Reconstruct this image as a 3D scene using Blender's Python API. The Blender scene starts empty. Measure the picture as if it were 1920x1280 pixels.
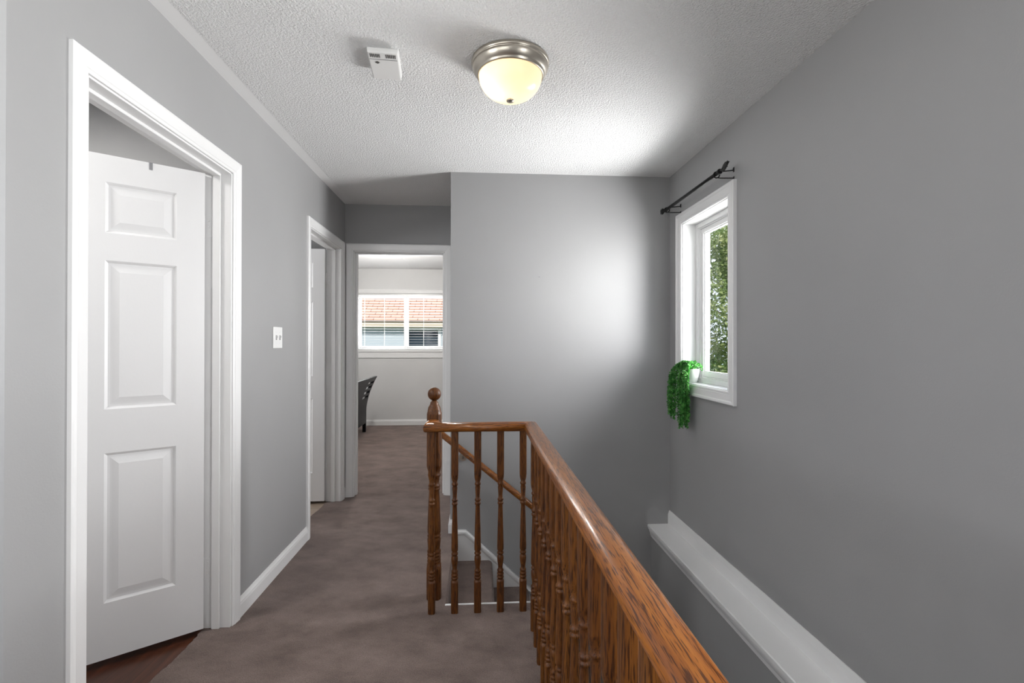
import bpy, bmesh, math, random
from mathutils import Vector, Matrix
random.seed(7)
C = bpy.context.scene.collection
S = bpy.context.scene

# ------------------------------------------------------------------ camera
ZC = 1.2809
F_PX, YAW, PIT, ROL = 914.0, 0.0671, 0.0036, 0.0015
r0 = Vector((math.cos(YAW), -math.sin(YAW), 0))
fw = Vector((math.sin(YAW)*math.cos(PIT), math.cos(YAW)*math.cos(PIT), math.sin(PIT)))
up0 = r0.cross(fw)
RV = r0*math.cos(ROL) + up0*math.sin(ROL)
UV = -r0*math.sin(ROL) + up0*math.cos(ROL)
cam_d = bpy.data.cameras.new('camera'); cam = bpy.data.objects.new('camera', cam_d); C.objects.link(cam)
M = Matrix((( RV.x, UV.x, -fw.x, 0), (RV.y, UV.y, -fw.y, 0), (RV.z, UV.z, -fw.z, ZC), (0, 0, 0, 1)))
cam.matrix_world = M
cam_d.sensor_width = 36.0; cam_d.sensor_fit = 'HORIZONTAL'
cam_d.lens = F_PX/1920*36.0
cam_d.clip_start = 0.02; cam_d.clip_end = 200
S.camera = cam

# ------------------------------------------------------------------ light
S.view_settings.view_transform = 'Standard'
S.view_settings.look = 'None'
S.view_settings.gamma = 1
S.view_settings.use_curve_mapping = False
S.view_settings.exposure = 0.12
S.cycles.use_denoising = True
S.cycles.max_bounces = 12
S.cycles.diffuse_bounces = 7
S.cycles.transparent_max_bounces = 16
S.cycles.sample_clamp_indirect = 6.0

W = bpy.data.worlds.new('world'); S.world = W; W.use_nodes = True
wn = W.node_tree.nodes; wl = W.node_tree.links
bg = wn['Background']; bg.inputs['Strength'].default_value = 1.3
sky_tc = wn.new('ShaderNodeTexCoord'); sky_no = wn.new('ShaderNodeTexNoise'); sky_cr = wn.new('ShaderNodeValToRGB')
sky_no.inputs['Scale'].default_value = 3.0; sky_no.inputs['Detail'].default_value = 4
sky_cr.color_ramp.elements[0].position = .42; sky_cr.color_ramp.elements[0].color = (.50, .70, 1.0, 1)
sky_cr.color_ramp.elements[1].position = .62; sky_cr.color_ramp.elements[1].color = (.95, .97, 1.0, 1)
wl.new(sky_tc.outputs['Generated'], sky_no.inputs['Vector']); wl.new(sky_no.outputs['Fac'], sky_cr.inputs['Fac'])
wl.new(sky_cr.outputs['Color'], bg.inputs['Color'])

def lamp(name, kind, loc, power, color=(1, 1, 1), size=None, size_y=None, rot=None, radius=None):
    d = bpy.data.lights.new(name, kind); d.energy = power; d.color = color
    if kind == 'AREA':
        d.shape = 'RECTANGLE'; d.size = size; d.size_y = size_y or size
    if radius is not None: d.shadow_soft_size = radius
    o = bpy.data.objects.new(name, d); C.objects.link(o); o.location = loc
    if rot: o.rotation_euler = rot
    return o
PI = math.pi
sun = lamp('sun', 'SUN', (0, -5, 20), 3.8, (1, .95, .86), rot=(math.radians(57), 0, math.radians(-14)))
sun.data.angle = 0.01
# daylight at the visible stair and bedroom windows, plus added fill lamps elsewhere
for wy_, pw_ in ((2.80, 45), (.05, 70)):  # the second one is fill light at the added stair window
    wl_ = lamp('stair_daylight_and_fill', 'AREA', (1.54, wy_, 1.52), pw_, (1, 1, 1), 1.06, .62, (0, PI/2+math.radians(10), 0))
    wl_.data.spread = math.radians(128)
lamp('bedroom_window_daylight', 'AREA', (-1.2, 7.95, 1.62), 40, (1, 1, 1), 1.4, .9, (-PI/2, 0, 0))
lamp('rear_fill_light', 'AREA', (-1.2, -1.44, 1.5), 24, (1, 1, 1), 1.3, 1.2, (PI/2+math.radians(50), 0, 0))  # added fill light from behind the camera
lamp('landing_fill_light', 'AREA', (-2.86, -.05, 1.5), 54, (1, 1, 1), 1.2, 1.1, (0, -PI/2-math.radians(48), 0))  # added fill light from the left, tilted up to the ceiling
lamp('bathroom_fill_light', 'AREA', (-3.0, 3.3, 1.6), 25, (1, 1, 1), .5, .8, (0, -PI/2, 0))  # added fill inside the bathroom, no window is built there

lamp('left_room_fill_light', 'AREA', (-2.0, 1.6, 2.38), 19, (1, .98, .95), .35, .35)  # added fill to brighten the near door, no fixture is modelled
lamp('bedroom_ceiling_lamp', 'POINT', (-1.193, 6.03, 2.28), 62, (1, .97, .92), radius=.1)

# ------------------------------------------------------------------ helpers
def box(bm, x0, x1, y0, y1, z0, z1):
    v = [bm.verts.new(p) for p in ((x0,y0,z0),(x1,y0,z0),(x1,y1,z0),(x0,y1,z0),(x0,y0,z1),(x1,y0,z1),(x1,y1,z1),(x0,y1,z1))]
    for f in ((3,2,1,0),(4,5,6,7),(0,1,5,4),(1,2,6,5),(2,3,7,6),(3,0,4,7)):
        bm.faces.new([v[i] for i in f])
    return v

def lathe(bm, prof, cx=0, cy=0, cz=0, seg=32, axis='z', smooth=True):
    rings = []
    for r, h in prof:
        ring = []
        if r < 1e-6:
            p = (0, 0, h); ring = [p]
        else:
            ring = [(r*math.cos(2*PI*i/seg), r*math.sin(2*PI*i/seg), h) for i in range(seg)]
        out = []
        for x, y, z in ring:
            if axis == 'x': x, y, z = z, x, y
            elif axis == 'y': x, y, z = y, z, x
            out.append(bm.verts.new((cx+x, cy+y, cz+z)))
        rings.append(out)
    for a, b in zip(rings, rings[1:]):
        for i in range(seg):
            j = (i+1) % seg
            if len(a) == 1 and len(b) == 1: continue
            if len(a) == 1: f = bm.faces.new((a[0], b[j], b[i]))
            elif len(b) == 1: f = bm.faces.new((a[i], a[j], b[0]))
            else: f = bm.faces.new((a[i], a[j], b[j], b[i]))
            f.smooth = smooth
    for ring, flip in ((rings[0], True), (rings[-1], False)):
        if len(ring) > 1:
            bm.faces.new(ring[::-1] if flip else ring)

def sweep(bm, path, prof, n, closed_path=False, closed_prof=True, smooth=False):
    """profile points (offset to the left of travel within the plane, height along n), mitred at path corners"""
    n = Vector(n).normalized(); P = [Vector(p) for p in path]; N = len(P); rows = []
    for i in range(N):
        ds = []
        if i > 0 or closed_path: ds.append((P[i]-P[i-1]).normalized())
        if i < N-1 or closed_path: ds.append((P[(i+1) % N]-P[i]).normalized())
        ls = [n.cross(d) for d in ds]
        m = ls[0] if len(ls) == 1 else (ls[0]+ls[1])/(1+ls[0].dot(ls[1]))
        rows.append([bm.verts.new(P[i]+m*u+n*h) for u, h in prof])
    K = len(prof)
    for i in range(N if closed_path else N-1):
        a, b = rows[i], rows[(i+1) % N]
        for k in range(K if closed_prof else K-1):
            l = (k+1) % K
            f = bm.faces.new((a[k], b[k], b[l], a[l])); f.smooth = smooth
    if closed_prof and not closed_path:
        bm.faces.new(rows[0][::-1]); bm.faces.new(rows[-1])

def tube(bm, pts, r, seg=8, smooth=True):
    """round bar along 3-D points; r a number or one radius per point"""
    P = [Vector(p) for p in pts]; N = len(P); rows = []; ref = None
    for i in range(N):
        d = (P[min(i+1, N-1)]-P[max(i-1, 0)]).normalized()
        if ref is None:
            ref = d.orthogonal().normalized()
        ref = (ref - d*ref.dot(d)).normalized(); b = d.cross(ref)
        rr = r[i] if isinstance(r, (list, tuple)) else r
        rows.append([bm.verts.new(P[i]+(ref*math.cos(2*PI*k/seg)+b*math.sin(2*PI*k/seg))*rr) for k in range(seg)])
    for a, b in zip(rows, rows[1:]):
        for k in range(seg):
            l = (k+1) % seg
            f = bm.faces.new((a[k], a[l], b[l], b[k])); f.smooth = smooth
    bm.faces.new(rows[0][::-1]); bm.faces.new(rows[-1])

def prism(bm, pts2, to3, d0, d1):
    """polygon pts2 extruded between depths d0 and d1; to3(u, v, d) gives the 3-D point"""
    a = [bm.verts.new(to3(u, v, d0)) for u, v in pts2]; b = [bm.verts.new(to3(u, v, d1)) for u, v in pts2]
    n = len(a)
    bm.faces.new(a[::-1]); bm.faces.new(b)
    for i in range(n):
        j = (i+1) % n
        bm.faces.new((a[i], a[j], b[j], b[i]))

def obj(name, bm, mat, parent=None, loc=None, bevel=None, recalc=True):
    if recalc: bmesh.ops.recalc_face_normals(bm, faces=bm.faces[:])
    me = bpy.data.meshes.new(name); bm.to_mesh(me); bm.free()
    if mat: me.materials.append(mat)
    o = bpy.data.objects.new(name, me); C.objects.link(o)
    if parent: o.parent = parent
    if loc: o.location = loc
    if bevel:
        md = o.modifiers.new('bevel', 'BEVEL'); md.width = bevel; md.segments = 2; md.limit_method = 'ANGLE'
    return o

def empty(name, loc=(0, 0, 0)):
    o = bpy.data.objects.new(name, None); C.objects.link(o); o.location = loc
    return o

def tag(o, label, cat, group=None, kind=None):
    o['label'] = label; o['category'] = cat
    if group: o['group'] = group
    if kind: o['kind'] = kind
    return o
def struct(o, label, cat): return tag(o, label, cat, kind='structure')
NB = bmesh.new

# ------------------------------------------------------------------ materials
def mat(name, color=(.8, .8, .8), rough=.5, metal=0.0, spec=None, coat=0.0):
    m = bpy.data.materials.new(name); m.use_nodes = True
    b = m.node_tree.nodes['Principled BSDF']
    b.inputs['Base Color'].default_value = (*color, 1); b.inputs['Roughness'].default_value = rough
    b.inputs['Metallic'].default_value = metal
    if spec is not None: b.inputs['Specular IOR Level'].default_value = spec
    if coat: b.inputs['Coat Weight'].default_value = coat; b.inputs['Coat Roughness'].default_value = .12
    return m, m.node_tree.nodes, m.node_tree.links, b

def coords(n, l, scale=(1, 1, 1), rnd=False, rot=(0, 0, 0)):
    tc = n.new('ShaderNodeTexCoord'); mp = n.new('ShaderNodeMapping')
    mp.inputs['Scale'].default_value = scale; mp.inputs['Rotation'].default_value = rot
    l.new(tc.outputs['Object'], mp.inputs['Vector'])
    if rnd:
        oi = n.new('ShaderNodeObjectInfo'); mu = n.new('ShaderNodeMath'); mu.operation = 'MULTIPLY'; mu.inputs[1].default_value = 40
        cx = n.new('ShaderNodeCombineXYZ')
        l.new(oi.outputs['Random'], mu.inputs[0])
        for k in 'XYZ': l.new(mu.outputs[0], cx.inputs[k])
        l.new(cx.outputs[0], mp.inputs['Location'])
    return mp.outputs['Vector']

def noise(n, l, vec, scale, detail=3, rough=.5):
    t = n.new('ShaderNodeTexNoise'); t.inputs['Scale'].default_value = scale
    t.inputs['Detail'].default_value = detail; t.inputs['Roughness'].default_value = rough
    l.new(vec, t.inputs['Vector']); return t.outputs['Fac']

def ramp(n, l, fac, stops):
    c = n.new('ShaderNodeValToRGB'); e = c.color_ramp.elements
    while len(e) < len(stops): e.new(.5)
    for k, (p, col) in enumerate(stops):
        e[k].position = p; e[k].color = (*col, 1) if len(col) == 3 else col
    l.new(fac, c.inputs['Fac']); return c.outputs['Color']

def bump(n, l, b, height, strength, dist):
    bp = n.new('ShaderNodeBump'); bp.inputs['Strength'].default_value = strength; bp.inputs['Distance'].default_value = dist
    l.new(height, bp.inputs['Height']); l.new(bp.outputs['Normal'], b.inputs['Normal']); return bp

def paint(name, color, rough, scale=160, dist=.0006, var=.03):
    m, n, l, b = mat(name, color, rough)
    v = coords(n, l)
    bump(n, l, b, noise(n, l, v, scale, 2), .5, dist)
    lo = tuple(c*(1-var) for c in color); hi = tuple(min(1, c*(1+var)) for c in color)
    l.new(ramp(n, l, noise(n, l, v, 1.7, 3), [(.3, lo), (.7, hi)]), b.inputs['Base Color'])
    return m
WALL = paint('grey_wall_paint', (.335, .335, .337), .55)
WALLW = paint('white_room_paint', (.62, .62, .62), .6)
TRIM = paint('white_trim_paint', (.80, .80, .80), .32, 60, .0003, .01)
DOORP = paint('white_door_paint', (.76, .76, .765), .38, 90, .0003, .01)
PLASTIC = mat('white_plastic', (.78, .78, .77), .35)[0]
SLOT = mat('dark_slot', (.03, .03, .03), .6)[0]

def ceiling_mat():
    m, n, l, b = mat('popcorn_ceiling', (.87, .87, .87), .9)
    v = coords(n, l)
    a = noise(n, l, v, 120, 2, .55); c = noise(n, l, v, 300, 2, .5)
    mx = n.new('ShaderNodeMath'); mx.operation = 'MULTIPLY_ADD'; l.new(c, mx.inputs[0]); mx.inputs[1].default_value = .4; l.new(a, mx.inputs[2])
    cr = n.new('ShaderNodeMapRange'); cr.inputs['From Min'].default_value = .55; cr.inputs['From Max'].default_value = .95
    l.new(mx.outputs[0], cr.inputs['Value'])
    # the plaster is left smooth in a band along the left wall
    sp = n.new('ShaderNodeSeparateXYZ'); tc = n.new('ShaderNodeTexCoord'); l.new(tc.outputs['Object'], sp.inputs[0])
    ed = n.new('ShaderNodeMapRange'); ed.inputs['From Min'].default_value = -1.055; ed.inputs['From Max'].default_value = -1.04
    l.new(sp.outputs['X'], ed.inputs['Value'])
    mu = n.new('ShaderNodeMath'); mu.operation = 'MULTIPLY'; l.new(cr.outputs[0], mu.inputs[0]); l.new(ed.outputs[0], mu.inputs[1])
    bump(n, l, b, mu.outputs[0], .9, .0055)
    return m
CEIL = ceiling_mat()

def carpet_mat():
    m, n, l, b = mat('taupe_carpet', (.2, .16, .14), .95, spec=.1)
    v = coords(n, l); vs = coords(n, l, (1, 1.5, 1), rot=(0, 0, .5))
    big = noise(n, l, vs, 4.2, 7, .66); fine = noise(n, l, v, 260, 2, .6)
    col = ramp(n, l, big, [(.30, (.118, .083, .071)), (.5, (.182, .133, .115)), (.70, (.240, .181, .159))])
    col2 = ramp(n, l, fine, [(.3, (.58, .58, .58)), (.7, (1.25, 1.25, 1.25))])
    mi = n.new('ShaderNodeMix'); mi.data_type = 'RGBA'; mi.blend_type = 'MULTIPLY'; mi.inputs['Factor'].default_value = 1
    l.new(col, mi.inputs['A']); l.new(col2, mi.inputs['B']); l.new(mi.outputs['Result'], b.inputs['Base Color'])
    bump(n, l, b, fine, .8, .006)
    b.inputs['Sheen Weight'].default_value = .15
    return m
CARPET = carpet_mat()

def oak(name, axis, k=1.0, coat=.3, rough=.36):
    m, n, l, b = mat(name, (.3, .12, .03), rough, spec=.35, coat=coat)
    sc = [46, 46, 46]; sc[axis] = 1.8
    v = coords(n, l, tuple(sc), True)
    sd = [430, 430, 430]; sd[axis] = 21
    vd = coords(n, l, tuple(sd), True)
    g = noise(n, l, v, 1.0, 4, .6); d = noise(n, l, vd, 1.0, 2, .5)
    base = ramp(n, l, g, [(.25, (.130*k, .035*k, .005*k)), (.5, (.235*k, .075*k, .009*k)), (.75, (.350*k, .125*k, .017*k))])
    pores = ramp(n, l, d, [(.40, (.16, .11, .09)), (.49, (1, 1, 1))])
    mi = n.new('ShaderNodeMix'); mi.data_type = 'RGBA'; mi.blend_type = 'MULTIPLY'; mi.inputs['Factor'].default_value = .85
    l.new(base, mi.inputs['A']); l.new(pores, mi.inputs['B']); l.new(mi.outputs['Result'], b.inputs['Base Color'])
    bump(n, l, b, d, .25, .0008)
    return m
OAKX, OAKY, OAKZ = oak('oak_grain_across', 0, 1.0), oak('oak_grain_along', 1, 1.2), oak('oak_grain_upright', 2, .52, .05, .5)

def planks_mat():
    m, n, l, b = mat('dark_wood_floor', (.1, .03, .02), .3)
    tc = n.new('ShaderNodeTexCoord'); mp = n.new('ShaderNodeMapping'); mp.inputs['Rotation'].default_value = (0, 0, PI/2)
    l.new(tc.outputs['Object'], mp.inputs['Vector'])
    br = n.new('ShaderNodeTexBrick'); br.inputs['Scale'].default_value = 1; br.inputs['Brick Width'].default_value = 1.1
    br.inputs['Row Height'].default_value = .11; br.inputs['Mortar Size'].default_value = .0012
    br.inputs['Color1'].default_value = (.034, .010, .006, 1); br.inputs['Color2'].default_value = (.095, .030, .013, 1); br.inputs['Mortar'].default_value = (.02, .008, .005, 1)
    l.new(mp.outputs['Vector'], br.inputs['Vector'])
    g = noise(n, l, coords(n, l, (40, 3, 1)), 1, 4, .6)
    gr = ramp(n, l, g, [(.3, (.45, .45, .45)), (.7, (1.3, 1.3, 1.3))])
    mi = n.new('ShaderNodeMix'); mi.data_type = 'RGBA'; mi.blend_type = 'MULTIPLY'; mi.inputs['Factor'].default_value = 1
    l.new(br.outputs['Color'], mi.inputs['A']); l.new(gr, mi.inputs['B']); l.new(mi.outputs['Result'], b.inputs['Base Color'])
    return m
PLANKS = planks_mat()

def tile_mat():
    m, n, l, b = mat('beige_floor_tile', (.35, .27, .2), .35)
    br = n.new('ShaderNodeTexBrick'); br.offset = 0; br.inputs['Scale'].default_value = 1; br.inputs['Brick Width'].default_value = .3
    br.inputs['Row Height'].default_value = .3; br.inputs['Mortar Size'].default_value = .004
    br.inputs['Color1'].default_value = (.34, .26, .2, 1); br.inputs['Color2'].default_value = (.38, .3, .23, 1); br.inputs['Mortar'].default_value = (.2, .17, .14, 1)
    l.new(coords(n, l), br.inputs['Vector']); l.new(br.outputs['Color'], b.inputs['Base Color'])
    return m
TILE = tile_mat()

def glass_mat():
    m = bpy.data.materials.new('window_glass'); m.use_nodes = True; n = m.node_tree.nodes; l = m.node_tree.links
    n.clear(); o = n.new('ShaderNodeOutputMaterial'); mx = n.new('ShaderNodeMixShader'); t = n.new('ShaderNodeBsdfTransparent'); g = n.new('ShaderNodeBsdfGlossy')
    fr = n.new('ShaderNodeFresnel'); fr.inputs['IOR'].default_value = 1.2
    g.inputs['Roughness'].default_value = .02; t.inputs['Color'].default_value = (.98, .98, .98, 1)
    ge = n.new('ShaderNodeNewGeometry'); k = n.new('ShaderNodeMath'); k.operation = 'SUBTRACT'; k.inputs[0].default_value = 1; l.new(ge.outputs['Backfacing'], k.inputs[1])
    k2 = n.new('ShaderNodeMath'); k2.operation = 'MULTIPLY'; l.new(fr.outputs[0], k2.inputs[0]); l.new(k.outputs[0], k2.inputs[1])
    l.new(k2.outputs[0], mx.inputs[0]); l.new(t.outputs[0], mx.inputs[1]); l.new(g.outputs[0], mx.inputs[2]); l.new(mx.outputs[0], o.inputs[0])
    return m
GLASS = glass_mat()
BLACKM = mat('black_iron', (.006, .006, .006), .45, spec=.25)[0]
NICKEL = mat('brushed_nickel', (.50, .46, .40), .33, 1.0)[0]
STEEL = mat('painted_hinge', (.8, .8, .8), .35)[0]
GREYMETAL = mat('grey_metal', (.28, .28, .29), .45, .6)[0]
BLACKWOOD = mat('black_lacquered_wood', (.005, .005, .006), .4, spec=.18)[0]

def alabaster():
    m, n, l, b = mat('lit_alabaster_glass', (.9, .80, .66), .25)
    b.inputs['Emission Strength'].default_value = 0.34
    v = coords(n, l, (1, 1, 1.3))
    nz = noise(n, l, v, 7, 4, .6)
    l.new(ramp(n, l, nz, [(.35, (1.0, .70, .42)), (.6, (1.0, .82, .60))]), b.inputs['Emission Color'])
    # light of the lamp inside comes through the glass
    tr = n.new('ShaderNodeBsdfTranslucent'); tr.inputs['Color'].default_value = (1, .85, .66, 1)
    mx = n.new('ShaderNodeMixShader'); mx.inputs[0].default_value = .6
    out = n['Material Output']
    l.new(b.outputs[0], mx.inputs[1]); l.new(tr.outputs[0], mx.inputs[2]); l.new(mx.outputs[0], out.inputs['Surface'])
    return m
ALAB = alabaster()

# ------------------------------------------------------------------ room shell
XL, XR, YF, YE, H = -1.12, 1.326, 3.318, 4.147, 2.44
XA, YN, YB, XLL = -.194, 1.231, -1.3, -2.7       # alcove return, near end of the left wall, rear wall, far left wall
T = .115                                          # wall thickness
D1 = (1.471, 2.285); D2 = (3.315, 4.040); D3 = (-1.045, -.296); DH = 2.046
YW = 7.72                                         # bedroom window wall
XB0, XB1 = -3.4, .9                               # bedroom left and right

# left wall with the two door openings
bm = NB()
box(bm, XL-T, XL, YN, D1[0], 0, H); box(bm, XL-T, XL, D1[1], D2[0], 0, H); box(bm, XL-T, XL, D2[1], YE+T, 0, H)
box(bm, XL-T, XL, D1[0], D1[1], DH, H); box(bm, XL-T, XL, D2[0], D2[1], DH, H)
struct(obj('wall_left', bm, WALL), 'grey painted hallway wall with two white doors on the left', 'wall')
bm = NB(); box(bm, XLL, XL-T, YN, YN+T, 0, H)
struct(obj('wall_landing', bm, WALL), 'short grey wall turning away at the left picture edge', 'wall')
LY_ = (-.65, .55)  # opening for the added landing window
bm = NB(); box(bm, XLL-T, XLL, YB, LY_[0], 0, H); box(bm, XLL-T, XLL, LY_[1], YN+T, 0, H); box(bm, XLL-T, XLL, LY_[0], LY_[1], 0, .9); box(bm, XLL-T, XLL, LY_[0], LY_[1], 2.1, H)
struct(obj('wall_side', bm, WALL), 'grey wall of the landing behind the hallway corner', 'wall')
# far wall (a solid closet block) going down into the stairwell
bm = NB(); box(bm, XA, XR+.2, YF, YE+T, -2.7, H)
struct(obj('wall_far', bm, WALL), 'grey wall facing the camera above the stairs', 'wall')
# end wall of the alcove with the bedroom doorway
bm = NB(); box(bm, XL, D3[0], YE, YE+T, 0, H); box(bm, D3[1], XA, YE, YE+T, 0, H); box(bm, D3[0], D3[1], YE, YE+T, DH, H)
struct(obj('wall_alcove', bm, WALL), 'dark grey wall with the bedroom doorway at the hall end', 'wall')
# right wall with the window opening
WY, WZ = (2.503, 3.102), (1.028, 2.060)
bm = NB(); TR = .17
WY4 = (-.25, .35)                                 # second stair window, added out of view for fill light
box(bm, XR, XR+TR, YB-T, WY4[0], -.02, H); box(bm, XR, XR+TR, WY4[1], WY[0], -.02, H); box(bm, XR, XR+TR, WY[1], YF, -.02, H)
for wy_ in (WY, WY4):
    box(bm, XR, XR+TR, wy_[0], wy_[1], -.02, WZ[0]); box(bm, XR, XR+TR, wy_[0], wy_[1], WZ[1], H)
struct(obj('wall_right', bm, WALL), 'plain grey wall with the stair window on the right', 'wall')
XS = 1.195
bm = NB(); box(bm, XS, XR+TR, YB-T, YF, -2.7, -.021)
struct(obj('wall_stairwell', bm, WALL), 'thicker grey lower wall under the white ledge', 'wall')
# rear wall (behind the camera) with an opening for the added window
RX, RZ = (-1.85, -.55), (.9, 2.1)
bm = NB()
box(bm, XLL, RX[0], YB-T, YB, 0, H); box(bm, RX[1], XR, YB-T, YB, 0, H); box(bm, RX[0], RX[1], YB-T, YB, 0, RZ[0]); box(bm, RX[0], RX[1], YB-T, YB, RZ[1], H)
box(bm, .30, XS, YB-T, YB, -2.7, 0)
struct(obj('wall_rear', bm, WALL), 'grey wall behind the camera', 'wall')
# ceilings
bm = NB(); box(bm, XLL-T, XR+TR, YB-T, YE+T, H, H+.12)
struct(obj('ceiling', bm, CEIL), 'white popcorn textured hallway ceiling', 'ceiling')
bm = NB(); box(bm, XB0-T, XB1+T, YE+T, YW+.16, H, H+.12)
struct(obj('ceiling_bedroom', bm, CEIL), 'white bedroom ceiling seen through the doorway', 'ceiling')
bm = NB(); box(bm, -3.72, XLL-T, YN, YE+T, H, H+.12); box(bm, -3.7, XB0-T, YE+T-.02, YE+T, H, H+.12)
struct(obj('ceiling_room', bm, CEIL), 'ceiling of the rooms behind the left doors', 'ceiling')

# floors
EDGE_X, EDGE_Y, STEP_X = .300, 2.400, -.165
bm = NB()
rng = random.Random(3)
# carpet outline, counter-clockwise, with the ragged cut edges in the two side doorways
out = [(XLL, YB), (EDGE_X, YB), (EDGE_X, EDGE_Y), (STEP_X, EDGE_Y), (STEP_X, YF), (XA, YF), (XA, YE), (D3[1], YE), (D3[1], YE+T), (D3[0], YE+T), (D3[0], YE), (XL, YE)]
def ragged(y0, y1, x, amp):
    k = int(abs(y1-y0)/.012); r = [(XL, y0)]
    for i in range(k+1):
        t = i/k; r.append((x+rng.uniform(-amp, amp)+.008*math.sin(9*t), y0+(y1-y0)*t))
    return r+[(XL, y1)]
out += ragged(D2[1], D2[0], XL-T, .0015) + ragged(D1[1], D1[0], XL-T, .0035) + [(XL, YN), (XLL, YN)]
prism(bm, out, lambda u, v, d: (u, v, d), -.28, 0)
struct(obj('floor', bm, CARPET), 'taupe carpet covering the hallway floor', 'floor')
bm = NB(); box(bm, XB0, XB1, YE+T, YW+.15, -.28, -.001)
struct(obj('floor_bedroom', bm, CARPET), 'taupe carpet of the bedroom beyond the doorway', 'floor')
bm = NB(); box(bm, -3.6, XL-.03, YN+T, 2.405, -.06, -.011)
struct(obj('floor_room', bm, PLANKS), 'dark reddish wood plank floor inside the near left door', 'floor')
bm = NB(); box(bm, -3.6, XL-.03, 2.405, YE+T, -.06, -.008)
struct(obj('floor_bathroom', bm, TILE), 'beige tile floor inside the second left door', 'floor')

# rooms behind the doors
bm = NB()
box(bm, -3.72, -3.6, YN, YE+T, -.05, H)
box(bm, -3.6, XL-T, 2.405, 2.465, -.05, H); box(bm, -3.6, XLL, YN, YN+T, -.05, H)
box(bm, -3.6, XB0-T, YE+T-.0, YE+T+.08, -.05, H)
box(bm, -3.6, XL-T, YE+.02, YE+T, -.05, H)
struct(obj('wall_room', bm, WALL), 'grey walls of the rooms behind the left doors', 'wall')
# bedroom walls
BX, BZ = (-1.92, -.50), (1.165, 2.055)
bm = NB()
box(bm, XB0, BX[0], YW, YW+.15, 0, H); box(bm, BX[1], XB1, YW, YW+.15, 0, H); box(bm, BX[0], BX[1], YW, YW+.15, 0, BZ[0]); box(bm, BX[0], BX[1], YW, YW+.15, BZ[1], H)
struct(obj('wall_bedroom', bm, WALLW), 'white bedroom wall with a window seen through the doorway', 'wall')
bm = NB(); box(bm, XB0-T, XB0, YE+T, YW+.15, -.05, H); box(bm, XB1, XB1+T, YE+T, YW+.15, -.05, H)
box(bm, XB0, D3[0]-.075, YE+T, YE+T+.02, 0, H); box(bm, D3[1]+.075, XB1, YE+T, YE+T+.02, 0, H); box(bm, D3[0]-.075, D3[1]+.075, YE+T, YE+T+.02, DH+.075, H)
struct(obj('wall_bedroom_side', bm, WALLW), 'white side walls of the bedroom', 'wall')

# stairwell walls and stairs
bm = NB(); box(bm, EDGE_X-.03, EDGE_X, YB, EDGE_Y, -2.7, -.28); box(bm, STEP_X-.2, EDGE_X, EDGE_Y-.03, EDGE_Y, -2.7, -.28)
box(bm, STEP_X-.2, STEP_X-.05, EDGE_Y, YF, -2.7, -.28)
struct(obj('wall_under_hall', bm, WALL), 'grey stairwell wall below the hallway floor', 'wall')
FT = .012
bm = NB(); box(bm, EDGE_X, EDGE_X+FT, YB, EDGE_Y+FT, -.30, .004); box(bm, STEP_X, EDGE_X, EDGE_Y, EDGE_Y+FT, -.30, .004)
struct(obj('trim_3', bm, TRIM, bevel=.003), 'thin white trim board along the carpet edge over the stairs', 'trim')

RISE, RUN = .1845, .2425
st = empty('staircase'); struct(st, 'carpeted stairs going down to the right behind the railing', 'stairs')
def nose_profile(xn, z, xback, zlow):
    """side outline of one carpeted step: rounded nosing at xn"""
    r = .028; p = [(xback, z)]
    p += [(xn-r+r*math.sin(a), z-r+r*math.cos(a)) for a in [i*PI/2/6 for i in range(7)]]
    p += [(xn-.004, z-.05), (xn-.016, z-.08), (xn-.018, zlow), (xback, zlow)]
    return p
NOSE0 = STEP_X+.012
for k in range(1, 5):
    xn, z = NOSE0+RUN*k, -RISE*k
    bm = NB(); prism(bm, nose_profile(xn, z, xn-RUN-.02, z-RISE-.02), lambda u, v, d: (u, d, v), EDGE_Y+FT, YF-.0005)
    obj('step', bm, CARPET, st)
bm = NB(); prism(bm, [(STEP_X-.05, -.004), (STEP_X-.004, -.004), (STEP_X+.008, -.012), (STEP_X+.012, -.03), (STEP_X+.004, -.06), (STEP_X, -RISE-.02), (STEP_X-.05, -RISE-.02)], lambda u, v, d: (u, d, v), EDGE_Y+FT, YF-.0005)
obj('top_nosing', bm, CARPET, st)
xl = NOSE0+RUN*4-.03; zl = -RISE*5
bm = NB(); box(bm, xl, XS, EDGE_Y+FT, YF, zl-.2, zl); obj('landing', bm, CARPET, st)
for k in range(1, 9):
    yn = EDGE_Y+FT+.02-RUN*(k-1); z = zl-RISE*k
    bm = NB(); box(bm, EDGE_X+FT, XS, yn-RUN-.02, yn, z-.2, z); obj('step', bm, CARPET, st)
bm = NB(); box(bm, -.4, XR+TR, YB-T, YF, -2.75, -2.7)
struct(obj('floor_lower', bm, CARPET), 'carpeted floor at the foot of the stairs', 'floor')

# white stringer board on the far wall, its cap moulding and the corner baseboard stub
bm = NB(); yb = YF-.016
sl = -.345/.372
pts = [(-.150, .020), (-.086, .020), (.95, .020+sl*1.036), (.95, .020+sl*1.036-.45), (-.150, -.45)]
prism(bm, pts, lambda u, v, d: (u, d, v), yb, YF)
t1 = obj('trim_1', bm, TRIM); struct(t1, 'white skirting board stepping down beside the stairs', 'trim')
bm = NB()
capp = [(0, 0), (0, .006), (.004, .011), (.014, .012), (.024, .009), (.030, .004), (.030, 0)]
sweep(bm, [(.95, yb, .020+sl*1.036), (-.086, yb, .020), (-.150, yb, .020)], [(u, h) for u, h in capp], (0, -1, 0))
obj('cap_moulding', bm, TRIM, t1)

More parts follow.
